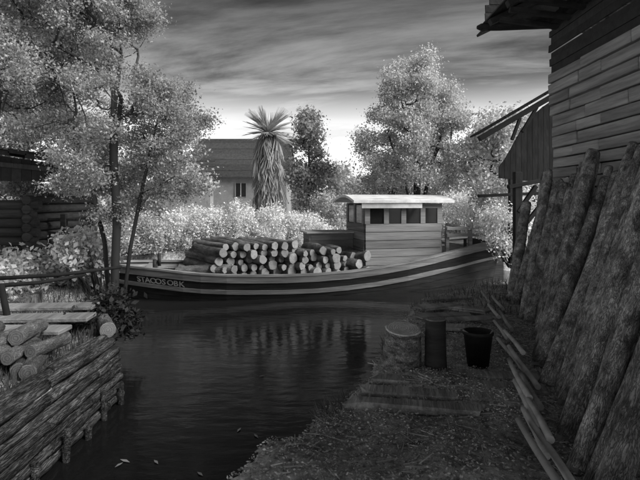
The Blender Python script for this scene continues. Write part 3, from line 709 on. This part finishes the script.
beam('gable_beam', at(40, 178, HD-.2)-hq, at(-60, 178, HD-.2)-hq, .12, .16, M['hutlog'], hut, up=(0, 1, 0))
rl = empty('yard_fence', at(48, 240, 11.5)); fq = Vector(rl.location); tag(rl, 'low dark rail fence between the hut and the big tree', 'fence')
beam('rail', at(30, 219, 11.5)-fq, at(98, 220, 11.5)-fq, .06, .12, M['hutlog'], rl, up=(0, 1, 0)); beam('rail', at(30, 233, 11.52)-fq, at(98, 233, 11.52)-fq, .05, .1, M['hutlog'], rl, up=(0, 1, 0))
for px in (37, 64, 92): beam('post', Vector((at(px, 0, 11.45).x, 11.45, ZL-.2))-fq, at(px, 214, 11.45)-fq, .12, .12, M['hutlog'], rl, up=(0, 1, 0))

def cottage(name, D, x0, x1, yr, ye, ylow, gx0, label, wallm, roofm, dep=6, zb_=1.0):
    r = empty(name, (at((x0+x1)/2, 200, D).x, D, zb_)); q = Vector(r.location); tag(r, label, 'house')
    e0, e1 = at(x0, ye, D), at(x1, ye, D); ridge0, ridge1 = at(x0+gx0, yr, D+dep/2), at(x1, yr, D+dep/2)
    n = 7
    for k in range(n):                                        # courses of slates on the near slope
        f0, f1 = k/n, (k+1.06)/n
        V = [e0.lerp(ridge0, f0), e1.lerp(ridge1, f0), e1.lerp(ridge1, min(1, f1)), e0.lerp(ridge0, min(1, f1))]; V = [v-q+Vector((0, -.02*(k % 2), .03*(k % 2))) for v in V]; V = V+[v+Vector((0, 0, .09)) for v in V]
        mesh('roof_course', V, CUBE, roofm, r)
    b0, b1 = e0+Vector((0, dep, 0)), e1+Vector((0, dep, 0)); V = [v-q for v in (b1, b0, ridge0, ridge1)]; V = V+[v+Vector((0, 0, .09)) for v in V]
    mesh('rear_roof', V, CUBE, roofm, r)
    zl_ = e0.z
    V = [Vector((e0.x+.4, D+.4, zb_-.5)), Vector((e1.x-.4, D+.4, zb_-.5)), Vector((e1.x-.4, D+dep-.4, zb_-.5)), Vector((e0.x+.4, D+dep-.4, zb_-.5))]
    V = V+[Vector((v.x, v.y, zl_+.1)) for v in V]; mesh('wall', [v-q for v in V], CUBE, wallm, r)
    V = [Vector((e0.x+.41, D+.4, zl_+.1)), Vector((e0.x+.41, D+dep-.4, zl_+.1)), Vector((ridge0.x+.41 if gx0 == 0 else e0.x+.41, D+dep/2, ridge0.z-.1))]
    mesh('gable', [v-q for v in V]+[v-q+Vector((.1, 0, 0)) for v in V], [(0, 2, 1), (3, 4, 5), (0, 1, 4, 3), (1, 2, 5, 4), (2, 0, 3, 5)], wallm, r)
    for k in range(3):
        xx = e0.x+1.2+(e1.x-e0.x-2.4)*k/2; w2 = box('window', Vector((xx-.35, D+.36, zl_-1.25))-q, Vector((xx+.35, D+.395, zl_-.35))-q, M['glassd'], r)
        for dx in (-.38, 0, .38): box('glazing_bar', Vector((-.03+dx, -.045, -.48)), Vector((.03+dx, -.02, .48)), wallm, w2)
    return r
cottage('slate_house', 34, 188, 292, 140, 178, 205, 8, 'house with a dark slate roof behind the shaggy palm', M['plaster'], M['slate'])
cottage('small_hut', 30, 372, 416, 162, 182, 195, 6, 'small dark-roofed hut half hidden behind the cabin and pale tree', M['slate'], M['roofdark'], dep=4)
cottage('grey_house', 33, 150, 215, 158, 176, 205, 2, 'low grey gabled house left of the dark slate roof', M['plaster'], M['slate'], dep=5)

# ------------------------------------------------------------------ trees and bushes
b = (-3.95, 9.6, ZL-.05)
def stem(p, *q): return [np.array(p)+np.array(v) for v in [(0, 0, 0)]+list(q)]
stems = [stem(b, (.02, 0, .8), (.05, .02, 1.6), (-.05, .1, 2.6), (-.02, .0, 3.6), (.1, .1, 4.8), (.05, .1, 6.0), (.1, 0, 7.0)),
         stem((b[0]+.18, b[1], b[2]), (.12, .0, 1.0), (.30, .05, 2.0), (.50, .1, 3.0), (.7, .15, 3.9)),
         stem((b[0]-.15, b[1]+.1, b[2]), (-.12, .1, 1.1), (-.4, .15, 2.2), (-.8, .2, 3.3), (-1.1, .2, 4.4))]
cl = np.vstack([ell(170, (-4.4, 9.8, 4.7), (1.65, 1.5, 2.5), .2, 2.0), ell(90, (-4.35, 9.7, 6.2), (1.2, 1.2, 1.1), .1), ell(60, (-4.5, 9.7, 7.2), (1.2, 1.3, 1.5), .2), ell(45, (-2.95, 9.8, 3.8), (.75, 1.0, 1.3), .2, 2.2), ell(26, (-3.1, 9.8, 4.5), (.65, .8, .7), .2), ell(40, (-4.9, 10.2, 4.6), (1.0, .7, 1.3), .1)])
cl = cl[(cl[:, 0] > -4.75) | (cl[:, 2] > 3.75)]
tree('big_tree', b, stems, cl, .085, 140000, .041, .13, M['trunk'], M['leafL'], 'tall many-stemmed leafy tree standing on the left bank by the barge bow', minr=.009)
b = (-6.2, 9.2, ZL-.05)
stems = [stem(b, (0, 0, 1.2), (.1, 0, 2.6), (.2, .1, 4.0), (.2, 0, 5.5), (.3, 0, 7))]
tree('slender_tree', b, stems, np.vstack([ell(110, (-5.9, 9.3, 5.9), (1.3, 1.4, 2.3), .1, 3.75)]), .09, 60000, .043, .15, M['trunk'], M['leafL'], 'darker leafy tree at the left edge above the hut roof')
b = (4.35, 22.5, 1.0)
stems = [stem(b, (0, 0, 1.5), (.05, 0, 3), (-.1, 0, 4.5), (0, 0, 6), (.1, 0, 7.4)), stem(b, (.3, 0, 1.5), (.7, .1, 3.2), (1.2, 0, 4.8)), stem(b, (-.3, .1, 1.6), (-.8, 0, 3.2), (-1.3, 0, 4.6))]
cl = np.vstack([ell(120, (4.2, 22.6, 5.0), (2.7, 2.2, 2.4), .3, 2.6), ell(80, (4.4, 22.5, 7.3), (1.55, 1.5, 1.9), .2), ell(16, (6.6, 22.4, 4.6), (1.2, 1, 1.6), .2)])
tree('pale_tree', b, stems, cl, .16, 100000, .08, .25, M['trunk'], M['leaf2'], 'tall pale-leaved tree rising behind the barge cabin')
b = (5.6, 15.2, ZF); 
tree('young_tree', b, [stem(b, (0, 0, 1), (.05, 0, 2), (0, 0, 3.2))], np.vstack([ell(34, (5.45, 15.2, 3.6), (.9, .8, 1.5), .2)]), .05, 9000, .09, .2, M['trunk'], M['leaf2'], 'young pale-leaved tree between the barge stern and the open shed')
b = (-.55, 24, 1.0)
tree('mid_tree', b, [stem(b, (0, 0, 1.4), (.05, 0, 2.8), (0, 0, 4.4), (.05, 0, 5.6))], np.vstack([ell(46, (-.55, 24, 4.2), (.85, .8, 2.6), .15, 1.6)]), .09, 13000, .12, .26, M['trunk'], M['leafM'], 'narrow grey-leaved tree just right of the shaggy palm')
b = (-7.4, 20.5, 1.0)
tree('back_tree', b, [stem(b, (0, 0, 1.4), (.1, 0, 2.8), (0, 0, 4.2))], ell(50, (-6.6, 20.5, 3.9), (2.3, 1.4, 2.0), .2, 1.5), .1, 14000, .11, .28, M['trunk'], M['leafM'], 'grey-leaved tree behind the big tree and left of the houses')
b = (.9, 27, 1.0)
tree('far_tree', b, [stem(b, (0, 0, 1), (0, 0, 2.2), (0, 0, 3))], ell(46, (.8, 27, 2.9), (1.9, 1.2, 1.5), .2, 1.0), .09, 13000, .12, .3, M['trunk'], M['leaf2'], 'low pale tree between the grey narrow tree and the cabin roof')
b = (9.0, 21, 1.0)
tree('shed_tree', b, [stem(b, (0, 0, 1.4), (0, 0, 2.8), (0, 0, 4.2))], ell(55, (8.0, 21, 4.4), (2.0, 1.4, 2.2), .2, 1.5), .1, 16000, .12, .3, M['trunk'], M['leaf2'], 'pale-leaved tree seen under the shed roof')

b = (-8.6, 14.5, ZL)
tree('hut_tree', b, [stem(b, (0, 0, 1.5), (.1, 0, 3.2), (.2, .1, 4.6))], np.vstack([ell(150, (-8.3, 14.3, 4.4), (2.4, 1.3, 2.0), .1, 2.4)]), .12, 60000, .065, .22, M['trunk'], M['leafM'], 'grey-leaved tree right behind the dark log hut')
# shaggy palm: a column of hanging dead leaves under a spiky tuft
pbs = Vector(at(268, 205, 22)); pbs.z = .9; palm = empty('shaggy_palm', pbs)
hz = at(268, 132, 22).z-pbs.z
tube('stem', [(0, 0, -.2), (.03, 0, hz*.5), (0, 0, hz)], [.22, .18, .14], M['trunk'], palm, sides=10)
def blades(name, items, m, parent, wid=.06):
    V, Fq = [], []
    for pts in items:
        b0 = len(V); n = len(pts); sidev = Vector((random.uniform(-1, 1), random.uniform(-1, 1), random.uniform(-.3, .3))).normalized()
        for i, p in enumerate(pts):
            t = i/(n-1); wv_ = wid*(.35+math.sin(math.pi*min(1, t*.9+.1)))*.5
            V += [p-sidev*wv_, p+sidev*wv_]
        for i in range(n-1): a = b0+2*i; Fq.append((a, a+1, a+3, a+2))
    return mesh(name, V, Fq, m, parent)
it = []
for k in range(230):                                         # dead fans folded down round the stem
    zz_ = hz*random.uniform(.22, 1.0); a = random.uniform(0, 6.28); d = Vector((math.cos(a), math.sin(a), 0)); sd2 = Vector((-d.y, d.x, 0)); p0 = Vector((0, 0, zz_))
    out = random.uniform(.35, .8)*(1.1-.35*zz_/hz); ln = random.uniform(.6, 1.25); hub = p0+d*out*.75+Vector((0, 0, random.uniform(-.1, .25)))
    for j in range(13):
        sp = (j-6)/6*random.uniform(.3, .6); fl_ = random.uniform(.0, .35); tip = hub+d*fl_*ln+sd2*sp*ln-Vector((0, 0, ln*random.uniform(.7, 1.05)))
        tip.z = max(tip.z, .05); it.append([p0, hub, hub.lerp(tip, .5)+d*.06, tip])
blades('leaf_skirt', it, M['frond'], palm, .06)
for k in range(46):
    a = random.uniform(0, 6.28); e = random.uniform(-.35, 1.35); ln = random.uniform(1.0, 1.65); d = Vector((math.cos(a)*math.cos(e), math.sin(a)*math.cos(e), math.sin(e))); p0 = Vector((0, 0, hz-.05))
    it = []
    for j in range(11):
        sp = (j-5)/5*.32; sd2 = d.cross(Vector((0, 0, 1))).normalized(); tip = p0+d*ln*(1-.12*abs(sp))+sd2*sp*ln*1.1-Vector((0, 0, .08*ln))
        it.append([p0+d*.1, p0+d*ln*.5+sd2*sp*ln*.45, tip])
    blades('frond', it, M['frond'], palm, .045)
palm.scale = (.86, .86, 1)
tag(palm, 'shaggy grey palm with a spiky tuft in front of the slate roof', 'palm')

def blob(px0, px1, py0, py1, D, dr=.8):
    a, b_ = at(px0, py0, D), at(px1, py1, D); return ((a.x+b_.x)/2, D, (a.z+b_.z)/2), (abs(b_.x-a.x)/2, dr, abs(a.z-b_.z)/2)
bush('white_bush', (-4.0, 18.6, ZF), [blob(160, 228, 206, 262, 18.6), blob(205, 262, 203, 250, 18.9)], 46000, .062, M['leafB'], 'large bright white-leaved bush on the far bank behind the bow half of the barge', nclump=190, spread=.13)
bush('white_bush', (-1.5, 19.3, ZF), [blob(248, 300, 207, 250, 19.4), blob(285, 330, 214, 250, 19.6)], 24000, .062, M['leafB'], 'bright bush on the far bank behind the middle of the log stack', nclump=120, spread=.13)
bush('far_bush', (.2, 21, ZF), [blob(305, 350, 196, 238, 21), blob(330, 395, 188, 232, 22)], 15000, .08, M['leaf2'], 'pale bush left of the barge cabin', nclump=60, spread=.2)
bush('pale_bush', (5.2, 17.9, ZF), [blob(436, 498, 196, 248, 18.3, 1.0), blob(470, 512, 188, 240, 17.5)], 28000, .062, M['leafB'], 'pale bush behind the stern rail and right of the cabin', nclump=70, spread=.18)
bush('pale_bush', (5.9, 14.3, ZF), [blob(486, 520, 202, 252, 14.2, .6), blob(500, 536, 190, 246, 14.8, .6)], 13000, .06, M['leafB'], 'pale bush under the open shed beside its post', nclump=60, spread=.15)
bush('left_far_bush', (-7.4, 16.8, ZF), [blob(62, 110, 205, 262, 17, .9), blob(98, 172, 212, 262, 18, .9)], 17000, .07, M['leaf2'], 'pale bush on the far bank left of the white bush', nclump=70, spread=.18)
bush('bright_near_bush', (-5.6, 10.3, ZL), [blob(-10, 36, 258, 300, 9.9, .5), blob(28, 74, 258, 298, 10.7, .5), blob(60, 96, 246, 296, 11.1, .45), blob(-10, 20, 255, 285, 10.2, .4)], 11000, .09, M['leafN'], 'bright large-leaved bush on the left bank behind the dark rails', nclump=60, spread=.13)
bush('bright_near_bush', (-4.3, 10.2, ZL), [blob(62, 96, 238, 262, 10.3, .4), blob(90, 112, 246, 268, 10.6, .3)], 3600, .09, M['leafN'], 'smaller bright bush at the foot of the big tree', nclump=30, spread=.12)
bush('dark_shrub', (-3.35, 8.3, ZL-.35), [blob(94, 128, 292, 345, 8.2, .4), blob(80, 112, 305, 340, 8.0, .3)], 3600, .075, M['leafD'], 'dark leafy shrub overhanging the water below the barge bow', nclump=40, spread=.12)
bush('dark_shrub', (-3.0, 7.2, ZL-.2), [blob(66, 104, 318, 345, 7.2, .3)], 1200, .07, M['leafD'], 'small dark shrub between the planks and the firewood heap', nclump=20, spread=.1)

# far-off wood along the horizon, one mass
P = []
for k in range(260):
    D = random.uniform(48, 70); x = random.uniform(-62, 62); hgt = random.uniform(2.2, 5.2)
    P.append(np.array([x, D, 1.6])+rng.normal(size=(130, 3))*np.array([1.7, 1.2, .45])*np.array([1, 1, hgt*.5])+np.array([0, 0, hgt*.5]))
P = np.vstack(P); P = P[P[:, 2] > 1.2]
tag(leaves('distant_wood', P, .55, M['leafM'], None), 'pale far-off wood along the horizon', 'wood', kind='stuff')

# ------------------------------------------------------------------ litter, grass and floating leaves
def scatter(n, xr_, yr_, cond=None):
    x = rng.uniform(xr_[0], xr_[1], n); y = rng.uniform(yr_[0], yr_[1], n); d = seg_dist(x, y, poly); ins = inside(x, y, poly); k = (~ins) & (d > .05)
    if cond is not None: k &= cond(x, y)
    x, y = x[k], y[k]; return np.stack([x, y, height(x, y)], 1)
P = np.vstack([scatter(90000, (-1.2, 4.6), (2.2, 7), lambda x, y: x > -1.5), scatter(9000, (.5, 5.5), (6.5, 12), lambda x, y: x > 0)])
P[:, 2] += rng.uniform(.004, .03, len(P))
tag(leaves('bark_litter', P, .018, M['chip'], None, flat=.75, aspect=.5, jit=.7), 'fallen leaves and bark chips strewn over the right bank', 'litter', kind='stuff')
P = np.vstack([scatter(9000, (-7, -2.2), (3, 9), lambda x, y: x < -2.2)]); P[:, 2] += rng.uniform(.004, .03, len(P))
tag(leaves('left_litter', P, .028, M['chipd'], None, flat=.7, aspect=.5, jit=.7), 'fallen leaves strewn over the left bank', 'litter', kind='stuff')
P = np.vstack([scatter(14000, (-9, -2.3), (7, 14), lambda x, y: x < -2.3), scatter(9000, (-6, -2.8), (3.2, 8), lambda x, y: x < -2.95), scatter(2600, (1.2, 6), (7.4, 12.5), lambda x, y: x > 1), scatter(16000, (-9, 12), (17.4, 20), None)])
n = len(P); a = rng.uniform(0, 6.28, n); hgt = rng.uniform(.06, .2, n); dx = np.stack([np.cos(a), np.sin(a), np.zeros(n)], 1)*.008
tip = P+np.stack([rng.normal(0, .04, n), rng.normal(0, .04, n), hgt], 1); V = np.stack([P-dx, P+dx, tip], 1).reshape(-1, 3); i = np.arange(n)*3
tag(npmesh('grass', V, np.stack([i, i+1, i+2], 1), M['grass'], None), 'short pale grass on the banks', 'grass', kind='stuff')
x = rng.uniform(-1.3, 4, 60000); y = rng.uniform(2.3, 10, 60000); dd = seg_dist(x, y, poly); k_ = (~inside(x, y, poly)) & (dd < .16+.12*np.sin(3*x+2*y)) & (dd > .02) & (np.sin(5.3*x+1.7*y)+np.sin(3.1*y) > .2) & (x > -1.4)
P = np.stack([x[k_], y[k_], height(x[k_], y[k_])-.01], 1); n = len(P); a = rng.uniform(0, 6.28, n); dx = np.stack([np.cos(a), np.sin(a), np.zeros(n)], 1)*.006
tip = P+np.stack([rng.normal(-.03, .04, n), rng.normal(0, .05, n), rng.uniform(.04, .15, n)], 1); i = np.arange(n)*3
tag(npmesh('edge_grass', np.stack([P-dx, P+dx, tip], 1).reshape(-1, 3), np.stack([i, i+1, i+2], 1), M['grass'], None), 'ragged grass along the right water edge', 'grass', kind='stuff')
P = scatter(1500, (-1.2, 3.4), (2.3, 8), lambda x, y: x > -1.4); V_, F_ = [], []
for p in P:
    a = random.uniform(0, 3.14); l_ = random.uniform(.04, .2); d = Vector((math.cos(a), math.sin(a), random.uniform(-.1, .1))); c = Vector(p)+Vector((0, 0, .015)); tube_arrays([c-d*l_/2, c+d*l_/2], [.005, .003], 3, V_, F_)
tag(mesh('twig_litter', V_, F_, M['chip']), 'thin twigs strewn over the right bank', 'twigs', kind='stuff')
fl = [(125, 461, 'largest floating leaf, low in the water near the left logs'), (119, 465, 'floating leaf just left of the largest one'), (156, 462, 'floating leaf right of the pair near the left logs'), (239, 430, 'small floating leaf in mid water'), (256, 436, 'long floating leaf near the right bank edge'), (262, 376, 'tiny floating leaf far out on the dark water'), (200, 474, 'floating leaf against the right bank at the bottom')]
for k, (px, py, lb) in enumerate(fl):
    p = gnd(px, py, .006); o = leaves('floating_leaf', np.zeros((1, 3)), .075 if k == 0 else .055, M['petal'], None, aspect=.55, jit=.1)
    me = o.data; s2 = .05 if k else .065; an = random.uniform(0, 3)
    me.vertices.foreach_set('co', np.array([(-s2, 0, 0), (0, -s2*.32, .006), (s2, 0, .004), (0, s2*.32, .006)], np.float32).ravel()); o.rotation_euler[2] = an; o.location = p
    tag(o, lb, 'leaf', 'leaves floating on the canal')
